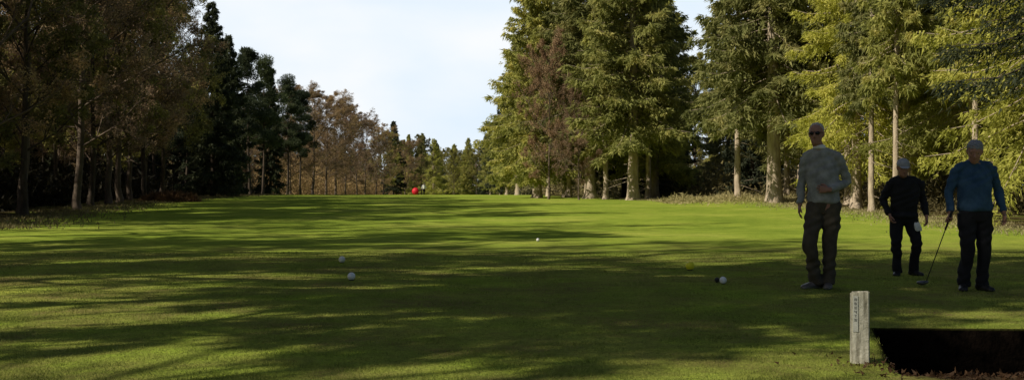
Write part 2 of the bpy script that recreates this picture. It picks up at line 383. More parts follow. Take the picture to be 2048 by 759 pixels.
# ---- wood on the near side that throws the shadows over the tee
for a in [('hc',-10.8,4.0,21,.8),('hc',-11.5,6.0,21,.72),('ba1',-12,9.2,17),('ba0',-15,9.5,17),('br1',-20,7,18),('ba1',-13.8,13.0,16),('ol0',-15,17.5,15),('ba0',-16.5,22,17),('br1',-21,13,17),('ba1',-20.5,20,17),('br2',-21,27,16),('ba0',-8.5,5.0,12),
          ('br2',-20,-12,17),('dk1',-15,-10.5,16),('br0',-26,5,18),('ba1',-13.5,-4.0,15),('ba0',-12,.2,15)]:
    tree(*a)

# ---- undergrowth stuff
def scatter(name,mat,n,fx,leafL,leafW,seed,upbias=.6,**kw):
    rng=np.random.default_rng(seed); P=fx(rng,n)
    D=nrm(rng.normal(size=P.shape)+np.array([0,0,upbias]))
    n=len(P)
    V,T=tris_leaf(P,D,leafL*rng.uniform(.5,1.5,n),leafW*rng.uniform(.5,1.5,n),rng)
    me=mesh_np(name,V,T); return mkobj(name,me,mat,**kw)
def f_left(rng,n):
    y=28+rng.uniform(0,272,n)*rng.random(n)**.5; x=xL(y)-4-rng.exponential(1,n)*7
    cl=.5+.5*np.sin(x*.9+y*.35)*np.cos(y*.5-x*.3)
    h=rng.random(n)**1.3*(.6+3.4*cl)*np.clip((xL(y)-2-x)/8,.15,1)
    return np.stack([x,y,gz(x,y)+h],1)
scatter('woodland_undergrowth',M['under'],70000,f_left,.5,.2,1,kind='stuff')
def f_left2(rng,n):
    y=rng.uniform(128,255,n); x=xL(y)-.8-rng.random(n)*5
    cl=.5+.5*np.sin(x*.7+y*.25)*np.cos(y*.33-x*.3)
    h=rng.random(n)*(2+4.5*cl)
    return np.stack([x,y,gz(x,y)+h],1)
scatter('woodland_shrubs',M['brown'],26000,f_left2,.4,.16,12,0,kind='stuff')
def f_right(rng,n):
    y=rng.uniform(66,150,n); x=xR(y)+5+rng.random(n)*.35*y
    cl=.5+.5*np.sin(x*.9+y*.35)*np.cos(y*.5-x*.3)
    h=rng.random(n)**1.3*(.4+3.0*cl)
    return np.stack([x,y,gz(x,y)+h],1)
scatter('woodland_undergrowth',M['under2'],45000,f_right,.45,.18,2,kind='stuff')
def f_right2(rng,n):
    y=rng.uniform(38,72,n); x=xR(y)+3.0+rng.random(n)**.8*.3*y
    cl=.5+.5*np.sin(x*1.3+y*.55)*np.cos(y*.8-x*.5)
    h=rng.random(n)**1.6*(.15+1.6*cl)
    return np.stack([x,y,gz(x,y)+h],1)
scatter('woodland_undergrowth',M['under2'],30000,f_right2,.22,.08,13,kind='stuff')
def f_far(rng,n):
    cs=[]
    for i in range(170): cs.append((rng.uniform(-130,80),rng.uniform(345,430),rng.uniform(14,20)))
    for i in range(150):
        y=rng.uniform(105,330); cs.append((float(xL(y))-14-rng.uniform(0,45),y,rng.uniform(9,13)))
    for i in range(120):
        y=rng.uniform(140,340); cs.append((float(xR(y))+5+rng.uniform(0,.4*y),y,rng.uniform(9,14)))
    k=n//len(cs); out=[]
    for x,y,h in cs:
        u=rng.random(k); con=rng.random()<.5
        rad=(2.6*(1-u)+.2) if con else 3.4*np.sqrt(np.clip(1-(u*1.8-.8)**2,0,1))
        t=rng.uniform(0,6.28,k); r=rad*rng.random(k)**.4
        out.append(np.stack([x+r*np.cos(t),y+r*np.sin(t),float(gz(x,y))+u*h],1))
    hx=rng.uniform(-50,20,16000); hy=rng.uniform(338,350,16000)
    out.append(np.stack([hx,hy,gz(hx,hy)+rng.random(16000)*(4+1.5*np.sin(hx*.7))],1))
    return np.concatenate(out)
scatter('distant_wood',M['far'],180000,f_far,.9,.5,11,0,kind='stuff')
def f_brush(rng,n):
    y=rng.normal(57.0,1.8,n); x=rng.uniform(8.5,17.5,n)
    h=np.abs(rng.normal(size=n))*.08*(1+np.sin(x*2.1)*.9)
    return np.stack([x,y,gz(x,y)+h],1)
scatter('brush_pile',M['brushy'],8500,f_brush,.22,.05,3,0,kind='stuff')
def f_rough(rng,n):
    y=28+rng.random(n)**1.3*90; x=xL(y)+rng.normal(size=n)*1.2-.6
    h=np.abs(rng.normal(size=n))*.03
    return np.stack([x,y,gz(x,y)+h],1)
scatter('rough_edge_grass',M['under2'],20000,f_rough,.11,.03,4,1.5,kind='stuff')
def f_roughr(rng,n):
    y=24+rng.random(n)*50; x=xR(y)+rng.normal(size=n)*1.0+.8
    return np.stack([x,y,gz(x,y)+np.abs(rng.normal(size=n))*.02],1)
scatter('rough_edge_grass',M['brushy'],12000,f_roughr,.09,.03,5,1.5,kind='stuff')
def f_mound(rng,n):
    q=nrm(rng.normal(size=(n,3)))*rng.random((n,1))**.4*np.array([1.8,.9,.5]); q[:,2]=abs(q[:,2])
    c=np.array([-20.6,60.5,0]); p=c+q; p[:,2]+=gz(p[:,0],p[:,1]); return p
mb=foliage('dead_bracken',(.10,.055,.02),(.22,.13,.05),(.34,.2,.08),scale=2)
scatter('bracken_clump',mb,5000,f_mound,.3,.07,6,label='mound of orange-brown dead bracken at the wood edge',category='bracken')
# grass blades
gm=foliage('grass_blades',(.14,.18,.028),(.22,.26,.047),(.33,.33,.075),scale=.9,trans=.3,rnd=0)
rng=np.random.default_rng(8)
n=300000
yy=5.2+rng.random(n)**1.7*13; xx=rng.uniform(-1,1,n)*.56*yy
keep=~((pit_d(xx,yy)>-.015+.02*np.sin(xx*37+yy*29)*np.sin(xx*71-yy*53))&(yy>5.3)); xx=xx[keep];yy=yy[keep]; n=len(xx)
tuft=.6+.8*(np.sin(xx*5+3*np.sin(yy*3))*np.sin(yy*6.1+xx)>.2)*rng.random(n)
# no tufts taller than the tee markers right beside them
P=np.stack([xx,yy,gz(xx,yy)-.8*pit_depth(xx,yy)-.002],1)
D=nrm(np.stack([rng.normal(size=n)*.55,rng.normal(size=n)*.55,np.ones(n)],1))
V,T=tris_leaf(P,D,.022*tuft*rng.uniform(.6,1.5,n),np.full(n,.0045)*(yy/8),rng)
mkobj('grass',mesh_np('grass',V,T),gm,kind='stuff')
lm=foliage('fallen_leaves',(.03,.015,.008),(.08,.042,.02),(.18,.10,.05),scale=8,rnd=0)
def f_leaf(rng,n):
    x=rng.normal(2.85,.38,n); y=rng.normal(5.95,.2,n)
    return np.stack([x,y,gz(x,y)-.8*pit_depth(x,y)+.004+rng.random(n)*.02],1)
scatter('fallen_leaves',lm,1300,f_leaf,.03,.022,7,0.0,kind='stuff')

# ---------------------------------------------------------------- body building
def rings(acc,secs,n=18):
    V,Fc=acc; o=len(V)
    for c,a,b2 in secs:
        for i in range(n):
            t=2*math.pi*i/n
            V.append(Vector(c)+Vector(a)*math.cos(t)+Vector(b2)*math.sin(t))
    for k in range(len(secs)-1):
        for i in range(n):
            j=(i+1)%n
            Fc.append((o+k*n+i,o+k*n+j,o+(k+1)*n+j,o+(k+1)*n+i))
    for k,sg in ((0,-1),(len(secs)-1,1)):
        c=Vector(secs[k][0]); nb=secs[1 if k==0 else -2][0]
        d=(c-Vector(nb)).normalized()
        r=min(Vector(secs[k][1]).length,Vector(secs[k][2]).length)
        V.append(c+d*r*.45); ci=len(V)-1
        for i in range(n):
            j=(i+1)%n
            Fc.append((o+k*n+j,o+k*n+i,ci) if k==0 else (o+k*n+i,o+k*n+j,ci))
def limb(acc,pts,rad,n=14,side=None,flat=1.0,sub=3):
    pts=[Vector(p) for p in pts]
    P=[];R=[]
    m=len(pts)
    for i in range(m-1):
        p0=pts[max(i-1,0)];p1=pts[i];p2=pts[i+1];p3=pts[min(i+2,m-1)]
        for k in range(sub):
            t=k/sub
            q=.5*((2*p1)+(p2-p0)*t+(2*p0-5*p1+4*p2-p3)*t*t+(-p0+3*p1-3*p2+p3)*t**3)
            lin=p1.lerp(p2,t)
            P.append(q.lerp(lin,.5)); R.append(rad[i]*(1-t)+rad[i+1]*t)
    P.append(pts[-1]);R.append(rad[-1])
    secs=[]
    ref=Vector(side) if side is not None else Vector((1,0,0))
    for i in range(len(P)):
        d=(P[min(i+1,len(P)-1)]-P[max(i-1,0)]).normalized()
        a=(ref-d*ref.dot(d))
        if a.length<.1: a=Vector((0,1,0))-d*d.y
        a.normalize(); b2=d.cross(a)
        secs.append((P[i],a*R[i],b2*R[i]*flat))
    rings(acc,secs,n)
def hand(acc,w,d,nn,t,curl=.35,s=1.0):
    w=Vector(w);d=Vector(d).normalized();t=Vector(t);t=(t-d*t.dot(d)).normalized();nn0=Vector(nn)
    nn=d.cross(t)
    if nn.dot(nn0)<0: nn=-nn
    rings(acc,[(w-d*.02*s,t*.024*s,nn*.020*s),(w+d*.01*s,t*.026*s,nn*.019*s),(w+d*.04*s,t*.037*s,nn*.017*s),(w+d*.07*s,t*.042*s,nn*.015*s),(w+d*.092*s,t*.040*s,nn*.012*s)],14)
    for i,L in enumerate((.070,.080,.074,.058)):
        b0=w+d*(.084-.004*abs(i-1))*s+t*(.033-.022*i)*s
        dd=(d+t*(.14-.09*i)).normalized(); ang=0;pts=[b0,];p=b0.copy();rad=[.0098*s]
        c2=curl*(1+.12*i)
        for fr,ca in ((.46,.7),(.3,1.0),(.24,.8)):
            ang+=c2*ca
            p=p+(dd*math.cos(ang)+nn*math.sin(ang))*L*fr*s; pts.append(p.copy()); rad.append(.0088*s-.0006*len(pts)*s)
        limb(acc,pts,rad,8,sub=2)
    b0=w+d*.025*s+t*.022*s
    p1=b0+(d*.5+t*.75+nn*.3).normalized()*.034*s; p2=p1+(d*.85+t*.25+nn*.35).normalized()*.03*s; p3=p2+(d*.9+nn*(.3+curl*.5)).normalized()*.024*s
    limb(acc,[b0,p1,p2,p3],[.0145*s,.012*s,.0105*s,.008*s],8,sub=2)
def finish(name,acc,vox,mat,parent,it=3,disp=None,clampz=None,**kw):
    me=bpy.data.meshes.new(name+'_tmp'); me.from_pydata([tuple(v) for v in acc[0]],[],acc[1]); me.update()
    o=bpy.data.objects.new(name+'_tmp',me); link(o)
    if vox:
        r=o.modifiers.new('r','REMESH'); r.mode='VOXEL'; r.voxel_size=vox
    s=o.modifiers.new('s','SMOOTH'); s.factor=.5; s.iterations=it
    dg=bpy.context.evaluated_depsgraph_get(); dg.update()
    m2=bpy.data.meshes.new_from_object(o.evaluated_get(dg)); m2.name=name
    bpy.data.objects.remove(o)
    n=len(m2.vertices); co=np.empty(n*3,dtype=np.float32); m2.vertices.foreach_get('co',co); co=co.reshape(-1,3)
    no=np.empty(n*3,dtype=np.float32); m2.vertices.foreach_get('normal',no); no=no.reshape(-1,3)
    if disp is not None: co=co+no*disp(co)[:,None]
    if clampz is not None: co[:,2]=np.clip(co[:,2],clampz[0],clampz[1])
    m2.vertices.foreach_set('co',co.astype(np.float32).ravel()); smooth(m2); m2.update()
    return mkobj(name,m2,mat,parent,**kw)
def folds(amp,seed=0,fz=26):
    def f(c):
        x,y,z=c[:,0]+seed,c[:,1],c[:,2]
        w=np.sin(z*fz+4*np.sin(x*9+y*7)+3*np.sin(y*11-z*5))
        w2=np.sin(z*fz*1.9-x*31+2.5*np.sin(z*13+seed))
        m=.5+.5*np.sin(x*8+z*6+seed*3)
        return (amp*(w*.6*m+w2*.4)).astype(np.float32)
    return f
skin=plain('skin',(.28,.145,.10),(.36,.19,.135),12,.6)
skin.node_tree.nodes['Principled BSDF'].inputs['Subsurface Weight'].default_value=.05
eye_m=plain('eye_dark',(.08,.07,.06),(.12,.11,.1),5,.2)
def person(label,loc,rot,J,S,vox=.0055,lo=False):
    root=empty('person',loc,rot,S.get('scale',1),label=label,category='person')
    X=Vector((1,0,0))
    def v(k): return Vector(J[k])
    hd=v('head'); f=Vector(J.get('face',(0,-1,0))).normalized(); up=Vector(J.get('up',(0,0,1))).normalized()
    sd=f.cross(up).normalized(); f=up.cross(sd)
    hs=J.get('hs',1.0)
    acc=([],[])
    def hp(x,y,z): return hd+sd*x*hs+f*y*hs+up*z*hs
    rings(acc,[(hp(0,fo,z),sd*rx*hs,f*ry*hs) for z,rx,ry,fo in ((-.116,.026,.03,.052),(-.1,.042,.055,.036),(-.075,.054,.074,.02),(-.045,.062,.086,.008),(-.01,.070,.095,.0),(.025,.074,.098,-.004),(.06,.072,.094,-.008),(.088,.060,.078,-.01),(.108,.037,.05,-.01))],22)
    limb(acc,[hp(0,.088,.02),hp(0,.104,-.01),hp(0,.116,-.03),hp(0,.095,-.04)],[.008,.010,.0145,.010],8,sub=2)
    limb(acc,[hp(-.045,.074,.026),hp(0,.090,.03),hp(.045,.074,.026)],[.010,.011,.010],8,sub=2)
    limb(acc,[hp(-.022,.078,-.062),hp(0,.088,-.06),hp(.022,.078,-.062)],[.006,.009,.006],8,sub=2)
    limb(acc,[hp(0,.072,-.105),hp(0,.082,-.098)],[.016,.014],8,sub=2)
    for s in (-1,1):
        rings(acc,[(hp(s*.069,-.004,-.035),f*.010*hs,sd*.006*hs),(hp(s*.078,-.008,-.012),f*.017*hs,sd*.007*hs),(hp(s*.080,-.012,.012),f*.019*hs,sd*.007*hs),(hp(s*.074,-.008,.028),f*.011*hs,sd*.006*hs)],10)
        limb(acc,[hp(s*.045,.06,-.02),hp(s*.035,.074,-.04)],[.018,.012],8,sub=2)
    nk=v('neck')
    limb(acc,[nk-Vector((0,0,.03)),nk,hp(0,-.01,-.085),hp(0,-.012,-.04)],[.075,.060,.056,.055],14)
    th=J['torso']
    k=.9
    rings(acc,[((x,y,z),X*rx*k,Vector((0,ry*k,0))) for x,y,z,rx,ry in th],22)
    for s in 'LR':
        limb(acc,[v('sh'+s),v('sh'+s).lerp(v('el'+s),.5),v('el'+s),v('el'+s).lerp(v('wr'+s),.35),v('wr'+s)],[.045,.042,.036,.037,.026],12)
        hd_,hn,ht,cu=J['hand'+s]
        hand(acc,v('wr'+s),hd_,hn,ht,cu,S.get('hand',1.0))
        limb(acc,[v('hp'+s),v('hp'+s).lerp(v('kn'+s),.5),v('kn'+s),v('kn'+s).lerp(v('an'+s),.35),v('an'+s)],[.085,.070,.050,.052,.036],14)
        td=Vector(J['toe'+s]).normalized()
        an=v('an'+s)
        limb(acc,[an,an+td*.03-Vector((0,0,.035)),an+td*.12-Vector((0,0,.062))],[.034,.028,.016],10)
    finish('body',acc,vox,skin,root,3)
    if not lo:
        for s in (-1,1):
            a=([],[]); p=hp(s*.030,.079,.004)
            rings(a,[(p-sd*.009,up*.003,f*.003),(p-sd*.005,up*.0075,f*.008),(p,up*.009,f*.0095),(p+sd*.005,up*.0075,f*.008),(p+sd*.009,up*.003,f*.003)],10)
            finish('eye',a,0,S.get('eye',eye_m),root,0)
        a=([],[]); limb(a,[hp(-.024,.083,-.061),hp(0,.096,-.06),hp(.024,.083,-.061)],[.003,.005,.003],8,sub=2)
        finish('lips',a,0,S['lips'],root,0)
    # top
    a=([],[])
    lowc=J['hem']
    sw=[((x,y,z),X*rx,Vector((0,ry,0))) for x,y,z,rx,ry in th[1:]]
    sw=[((lowc[0],lowc[1],lowc[2]),X*lowc[3]*.93,Vector((0,lowc[4]*.93,0))),((lowc[0],lowc[1],lowc[2]+.03),X*lowc[3],Vector((0,lowc[4],0)))]+[s for s in sw if s[0][2]>lowc[2]+.06]
    rings(a,sw,24)
    q=S.get('sl',1)
    for s in 'LR':
        w=v('el'+s).lerp(v('wr'+s),.93)
        limb(a,[nk+(v('sh'+s)-nk)*.15+Vector((0,0,-.035)),nk.lerp(v('sh'+s),.6)+Vector((0,0,.0)),v('sh'+s)],[.062,.058,.055],14)
        limb(a,[v('sh'+s),v('sh'+s).lerp(v('el'+s),.5),v('el'+s),v('el'+s).lerp(v('wr'+s),.5),w],[.060*q,.056*q,.048*q,.046*q,.037],14)
        limb(a,[v('el'+s).lerp(v('wr'+s),.85),w],[.041,.038],14)
    limb(a,[nk-Vector((0,0,.06)),nk+Vector((0,-.005,.012))],[.088,.068],16)
    finish(S['topname'],a,.009 if not lo else .02,S['top'],root,3,folds(.0095,S.get('seed',0)) if not lo else None,label=S['toplabel'])
    if 'collar' in S:
        a=([],[]); rings(a,[(nk+Vector((0,-.012,.0)),X*.074,Vector((0,.078,0))),(nk+Vector((0,-.008,.035)),X*.066,Vector((0,.07,0)))],20)
        finish('collar',a,.006,S['collar'],root,2)
    # trousers
    a=([],[])
    pv=[((x,y,z),X*rx*1.0,Vector((0,ry*1.02,0))) for x,y,z,rx,ry in th if z<lowc[2]+.12]
    rings(a,pv,24)
    bg_=S.get('bag',1)
    for s in 'LR':
        an=v('an'+s)
        limb(a,[v('hp'+s)+Vector((0,0,.04)),v('hp'+s).lerp(v('kn'+s),.35),v('kn'+s),v('kn'+s).lerp(an,.5),an+Vector((0,-.01,-.045))],[.103,.092*bg_,.070*bg_,.064*bg_,.066*bg_],16,flat=1.1)
    finish('trousers',a,.010 if not lo else .02,S['bot'],root,3,folds(.013*bg_**3,S.get('seed',0)+2,20) if not lo else None,label=S['botlabel'])
    for s in 'LR':
        an=v('an'+s); td=Vector(J['toe'+s]); td.z=0; td.normalize(); sn=Vector((-td.y,td.x,0)); base=Vector((an.x,an.y,0)); lift=J.get('lift'+s,0)
        a=([],[])
        secs=[(base-td*.085+Vector((0,0,.04+lift)),sn*.026,Vector((0,0,.032))),(base-td*.06+Vector((0,0,.045+lift)),sn*.038,Vector((0,0,.045))),(base+Vector((0,0,.045+lift)),sn*.042,Vector((0,0,.048))),
              (base+td*.07+Vector((0,0,.038+lift)),sn*.046,Vector((0,0,.042))),(base+td*.13+Vector((0,0,.030+lift)),sn*.05,Vector((0,0,.034))),(base+td*.18+Vector((0,0,.026+lift)),sn*.04,Vector((0,0,.026))),(base+td*.2+Vector((0,0,.022+lift)),sn*.022,Vector((0,0,.014)))]
        rings(a,secs,16); limb(a,[base+Vector((0,0,.05+lift)),base+Vector((0,0,.10+lift))],[.042,.044],12)
        sh=finish('shoe',a,.007,S['shoe'],root,2,clampz=(.012+lift,1))
        a=([],[]); rings(a,[(c,Vector(x)*1.06,z) for c,x,z in secs],16)
        so=finish('sole',a,.008,S['sole'],sh,2,clampz=(0.001+lift,.022+lift))
    if S.get('hair'):
        h=S['hairshape']
        a=([],[])
        rings(a,[(hp(0,fo,z),sd*rx*hs,f*ry*hs) for z,rx,ry,fo in h],22)
        finish('hair',a,.006,S['hair'],root,1,lambda c:(.003*np.sin(c[:,0]*140+5*np.sin(c[:,2]*60))+.003*np.sin(c[:,1]*170+c[:,2]*90)).astype(np.float32))
    if S.get('glasses'):
        a=([],[]); limb(a,[hp(-.073,.0,.012),hp(-.068,.07,.012),hp(-.03,.098,.012),hp(0,.104,.014),hp(.03,.098,.012),hp(.068,.07,.012),hp(.073,.0,.012)],[.0035]*7,6)
        fr=finish('sunglasses',a,0,S['glasses'],root,0)
        for s in (-1,1):
            a=([],[]); c=hp(s*.032,.100,.003); o2=(sd-f*.25*s).normalized(); n2=(f+sd*.25*s).normalized()
            rings(a,[(c-n2*.003,o2*.025,up*.019),(c+n2*.002,o2*.026,up*.020),(c+n2*.005,o2*.02,up*.015)],14); finish('lens',a,0,S['glasses'],fr,0)
    if S.get('cap'):
        a=([],[]); rings(a,[(hp(0,-.004,.03),sd*.083*hs,f*.106*hs),(hp(0,-.006,.06),sd*.083*hs,f*.104*hs),(hp(0,-.008,.09),sd*.074*hs,f*.092*hs),(hp(0,-.01,.115),sd*.05*hs,f*.065*hs),(hp(0,-.01,.126),sd*.02*hs,f*.025*hs)],22)
        cp=finish('cap',a,0,S['cap'],root,0)
        a=([],[]); rings(a,[(hp(0,.06,.036),sd*.07,up*.004),(hp(0,.10,.040),sd*.074,up*.004),(hp(0,.14,.032),sd*.062,up*.004),(hp(0,.165,.024),sd*.035,up*.003)],16)
        finish('brim',a,.005,S['cap'],cp,1)
    return root,hp
lips=plain('lips',(.22,.09,.075),(.26,.11,.09),8,.5)
grey_knit=plain('grey_knit',(.17,.172,.16),(.33,.335,.31),10,.95,.35,160,bd=.004)
blue_knit=plain('blue_knit',(.02,.052,.105),(.045,.095,.16),10,.95,.35,160,bd=.004)
black_top=plain('black_jacket',(.008,.008,.009),(.014,.014,.016),10,.8,.2,60)
brown_tr=plain('brown_trousers',(.045,.038,.026),(.085,.07,.046),9,.9,.2,80)
dark_tr=plain('dark_trousers',(.008,.008,.010),(.014,.014,.017),9,.9,.2,80)
white_hair=plain('white_hair',(.36,.35,.32),(.52,.5,.47),60,.8,.4,120)
grey_hair=plain('grey_hair',(.15,.16,.18),(.27,.28,.30),60,.8,.4,120)
shoe_l=plain('brown_shoe_leather',(.05,.042,.035),(.16,.14,.12),14,.4)
shoe_d=plain('black_shoe_leather',(.012,.012,.012),(.03,.028,.026),14,.4)
sole_w=plain('pale_sole',(.16,.16,.16),(.3,.3,.28),10,.7)
sole_d=plain('dark_sole',(.02,.02,.02),(.04,.04,.04),10,.7)
black_gl=plain('dark_glass',(.006,.006,.007),(.01,.01,.012),5,.12)
white_cl=plain('white_cloth',(.6,.6,.58),(.75,.75,.72),20,.8,.2,60)
cap_m=plain('pale_grey_cap',(.24,.245,.25),(.38,.385,.39),20,.8,.2,80)
def px2x(px,d): return (px-1024)/F*d
hair_full=[(.0,.070,.075,-.028),(.03,.080,.094,-.018),(.06,.080,.100,-.014),(.09,.070,.088,-.014),(.112,.046,.06,-.014),(.120,.02,.03,-.014)]
hair_short=[(-.01,.068,.066,-.038),(.03,.078,.084,-.026),(.06,.077,.090,-.022),(.09,.066,.080,-.020),(.112,.042,.056,-.018),(.118,.02,.03,-.016)]
J1=dict(head=(-.065,-.055,1.725),face=(-.18,-1,-.02),neck=(-.035,-.01,1.565),hs=1.04,
 torso=[(.01,0,.84,.145,.115),(.012,0,.90,.165,.128),(.012,-.005,.98,.166,.13),(.01,-.01,1.08,.168,.134),(.0,-.01,1.2,.178,.132),(-.005,0,1.33,.185,.125),(-.01,.005,1.43,.165,.108),(-.02,.0,1.50,.115,.085),(-.03,-.005,1.55,.07,.065)],
 hem=(.01,-.005,.955,.18,.146),
 shL=(-.185,.0,1.455),elL=(-.225,.05,1.18),wrL=(-.245,-.03,.93),handL=((-.08,-.1,-1),(1,0,0),(0,-1,0),.35),
 shR=(.170,.0,1.462),elR=(.265,.07,1.185),wrR=(.07,-.18,1.10),handR=((-1,-.15,.08),(0,1,.1),(0,0,1),.6),
 hpL=(-.078,0,.90),knL=(-.135,-.17,.50),anL=(-.07,-.05,.10),toeL=(-.75,-.65,0),
 hpR=(.098,0,.90),knR=(.075,-.04,.49),anR=(.065,-.02,.10),toeR=(-.1,-1,0))
p1=person('man in grey sweater and sunglasses standing on the tee',(px2x(1645,11.28),11.28,float(gz(3.5,11.28))),-.3,J1,
 dict(seed=1,topname='sweater',toplabel='grey knitted sweater',top=grey_knit,bot=brown_tr,botlabel='baggy brown trousers',shoe=shoe_l,sole=sole_w,hair=white_hair,hairshape=hair_short,glasses=black_gl,collar=white_cl,lips=lips,sl=1.0,bag=1.1))
J2=dict(head=(-.065,-.18,1.485),face=(-.1,-1,-.2),up=(-.05,-.25,1),neck=(-.03,-.085,1.375),hs=1.0,
 torso=[(0,.02,.74,.150,.12),(0,.02,.80,.170,.135),(0,.01,.88,.175,.14),(0,-.01,.97,.182,.148),(0,-.03,1.08,.188,.145),(0,-.05,1.18,.19,.135),(0,-.065,1.27,.17,.115),(-.01,-.07,1.33,.12,.09),(-.015,-.075,1.375,.07,.065)],
 hem=(0,.0,.80,.195,.16),
 shL=(-.19,-.05,1.285),elL=(-.275,.03,1.04),wrL=(-.23,-.12,.84),handL=((.2,-.15,-1),(1,0,0),(0,-1,0),.7),
 shR=(.19,-.05,1.285),elR=(.262,.02,1.04),wrR=(.27,-.10,.82),handR=((.0,-.15,-1),(-1,0,0),(0,-1,0),.5),
 hpL=(-.09,.02,.80),knL=(-.13,-.08,.44),anL=(-.09,-.0,.10),toeL=(-.4,-1,0),
 hpR=(.09,.02,.80),knR=(.14,-.10,.45),anR=(.145,.07,.10),toeR=(.35,-1,0))
p2,hp2=person('man in black jacket and pale cap leaning slightly forward',(px2x(1808,13.9),13.9,float(gz(5.42,13.9))),-.08,J2,
 dict(seed=5,topname='jacket',toplabel='black zipped jacket',top=black_top,bot=dark_tr,botlabel='black trousers',shoe=shoe_d,sole=sole_d,hair=grey_hair,hairshape=hair_short,cap=cap_m,lips=lips,sl=1.08))
a=([],[]); rings(a,[((.115,-.19,.74),(.03,0,0),(0,.008,0)),((.12,-.195,.70),(.05,0,0),(0,.014,0)),((.13,-.195,.66),(.055,0,0),(0,.014,0)),((.135,-.19,.625),(.045,0,0),(0,.01,0))],12)
finish('towel',a,.006,white_cl,p2,1,lambda c:(.004*np.sin(c[:,0]*120+c[:,2]*40)).astype(np.float32),label='white towel hanging at the pocket')
J3=dict(head=(-.03,-.085,1.512),face=(-.45,-1,-.5),up=(-.08,-.36,1),neck=(-.01,-.01,1.41),hs=1.0,
 torso=[(.01,0,.76,.150,.12),(.01,0,.82,.170,.135),(.01,-.0,.90,.172,.14),(.005,-.01,1.0,.178,.148),(0,-.01,1.12,.183,.145),(0,0,1.22,.185,.133),(0,.005,1.31,.165,.112),(0,.0,1.365,.115,.085),(0,-.005,1.41,.07,.065)],
 hem=(.005,-.005,.87,.19,.156),
 shL=(-.188,0,1.325),elL=(-.265,.02,1.07),wrL=(-.295,-.07,.85),handL=((-.05,-.45,-.9),(-1,0,0),(-.05,.9,-.45),1.15),
 shR=(.188,0,1.338),elR=(.290,.05,1.08),wrR=(.305,-.05,.85),handR=((.02,-.1,-1),(-1,0,0),(0,-1,0),.4),
 hpL=(-.080,0,.80),knL=(-.105,-.08,.45),anL=(-.120,.0,.10),toeL=(-.45,-1,0),
 hpR=(.100,0,.80),knR=(.09,-.04,.45),anR=(.08,-.0,.10),toeR=(.15,-1,0))
d3=10.99; x3=px2x(1948,d3); z3=float(gz(x3,d3))
p3=person('grey-haired man in blue sweater holding a golf club',(x3,d3,z3),0,J3,
 dict(seed=9,topname='sweater',toplabel='blue knitted sweater',top=blue_knit,bot=dark_tr,botlabel='black trousers',shoe=shoe_d,sole=sole_d,hair=grey_hair,hairshape=hair_full,lips=lips,sl=1.0))
# golf club
gp=Vector((x3-.295,d3-.07,z3+.85))+Vector((-.05,-.45,-.9)).normalized()*.085+Vector((-.022,0,0))
end=Vector((px2x(1852,11.45),11.45,z3+.055))
ax=(end-gp).normalized(); top=gp-ax*.12
rub=plain('rubber_grip',(.015,.015,.015),(.03,.03,.03),30,.9,.3,200)
root=empty('golf_club',end,0,1,label='golf club with thin shaft held pointing at the grass',category='golf club')
def loc(v): return Vector(v)-end
a=([],[]); limb(a,[loc(gp+ax*.12),loc(end)],[.006,.0045],10); finish('shaft',a,0,plain('dark_shaft',(.05,.05,.05),(.1,.1,.1),20,.35,metal=.6),root,0)
a=([],[]); limb(a,[loc(top),loc(gp+ax*.14)],[.014,.010],12); finish('grip',a,0,rub,root,0)
a=([],[]); rings(a,[((.02,0,.0),(0,.015,0),(0,0,.016)),((-.01,-.01,-.005),(0,.028,0),(0,0,.022)),((-.05,-.012,-.012),(0,.04,0),(0,0,.027)),((-.085,-.01,-.01),(0,.034,0),(0,0,.022)),((-.105,-.005,-.008),(0,.016,0),(0,0,.012))],14)
finish('club_head',a,0,plain('club_head_metal',(.08,.08,.085),(.16,.16,.17),12,.3,metal=.7),root,0)
# distant golfer
JF=dict(J3); JF['handL']=((0,-.1,-1),(1,0,0),(0,-1,0),.4)
xf,yf=px2x(848,140),140
person('distant golfer in white top and dark trousers on the fairway',(xf,yf,float(gz(xf,yf))),.4,JF,dict(scale=1.05,topname='shirt',toplabel='white shirt',top=white_cl,bot=dark_tr,botlabel='dark trousers',shoe=shoe_d,sole=sole_d,hair=grey_hair,hairshape=hair_full,lips=lips),vox=.012,lo=True)
# red umbrella
xu,yu=px2x(830,108),108; zu=float(gz(xu,yu))
root=empty('umbrella',(xu,yu,zu),0,.92,label='open red golf umbrella resting on the fairway grass',category='umbrella')
red=plain('red_nylon',(.5,.012,.025),(.65,.02,.04),6,.5)
V=[];Fc=[];n=16;kr=6
axu=Vector((-.25,-1,.12)).normalized(); sa=Vector((1,0,0)); sa=(sa-axu*sa.dot(axu)).normalized(); sb=axu.cross(sa)
cu=Vector((0,0,.46))
V.append(cu+axu*.16)
for k in range(1,kr+1):
    for i in range(n):
        t=2*math.pi*i/n; ph=k/kr*1.15; rr_=.44*math.sin(ph)/math.sin(1.15)*(1 if i%2==0 else .93)
        V.append(cu+axu*(.16-.26*(1-math.cos(ph))/(1-math.cos(1.15)))+(sa*math.cos(t)+sb*math.sin(t))*rr_)
for i in range(n): Fc.append((0,1+i,1+(i+1)%n))
for k in range(kr-1):
    for i in range(n): Fc.append((1+k*n+i,1+(k+1)*n+i,1+(k+1)*n+(i+1)%n,1+k*n+(i+1)%n))
me=bpy.data.meshes.new('canopy'); me.from_pydata([tuple(v) for v in V],[],Fc); mkobj('canopy',me,red,root)
a=([],[]); limb(a,[cu+axu*.2,cu-axu*.75,cu-axu*.85+Vector((0,0,-.04)),cu-axu*.8+Vector((0,0,-.09))],[.008,.008,.014,.012],8); finish('handle',a,0,rub,root,0)

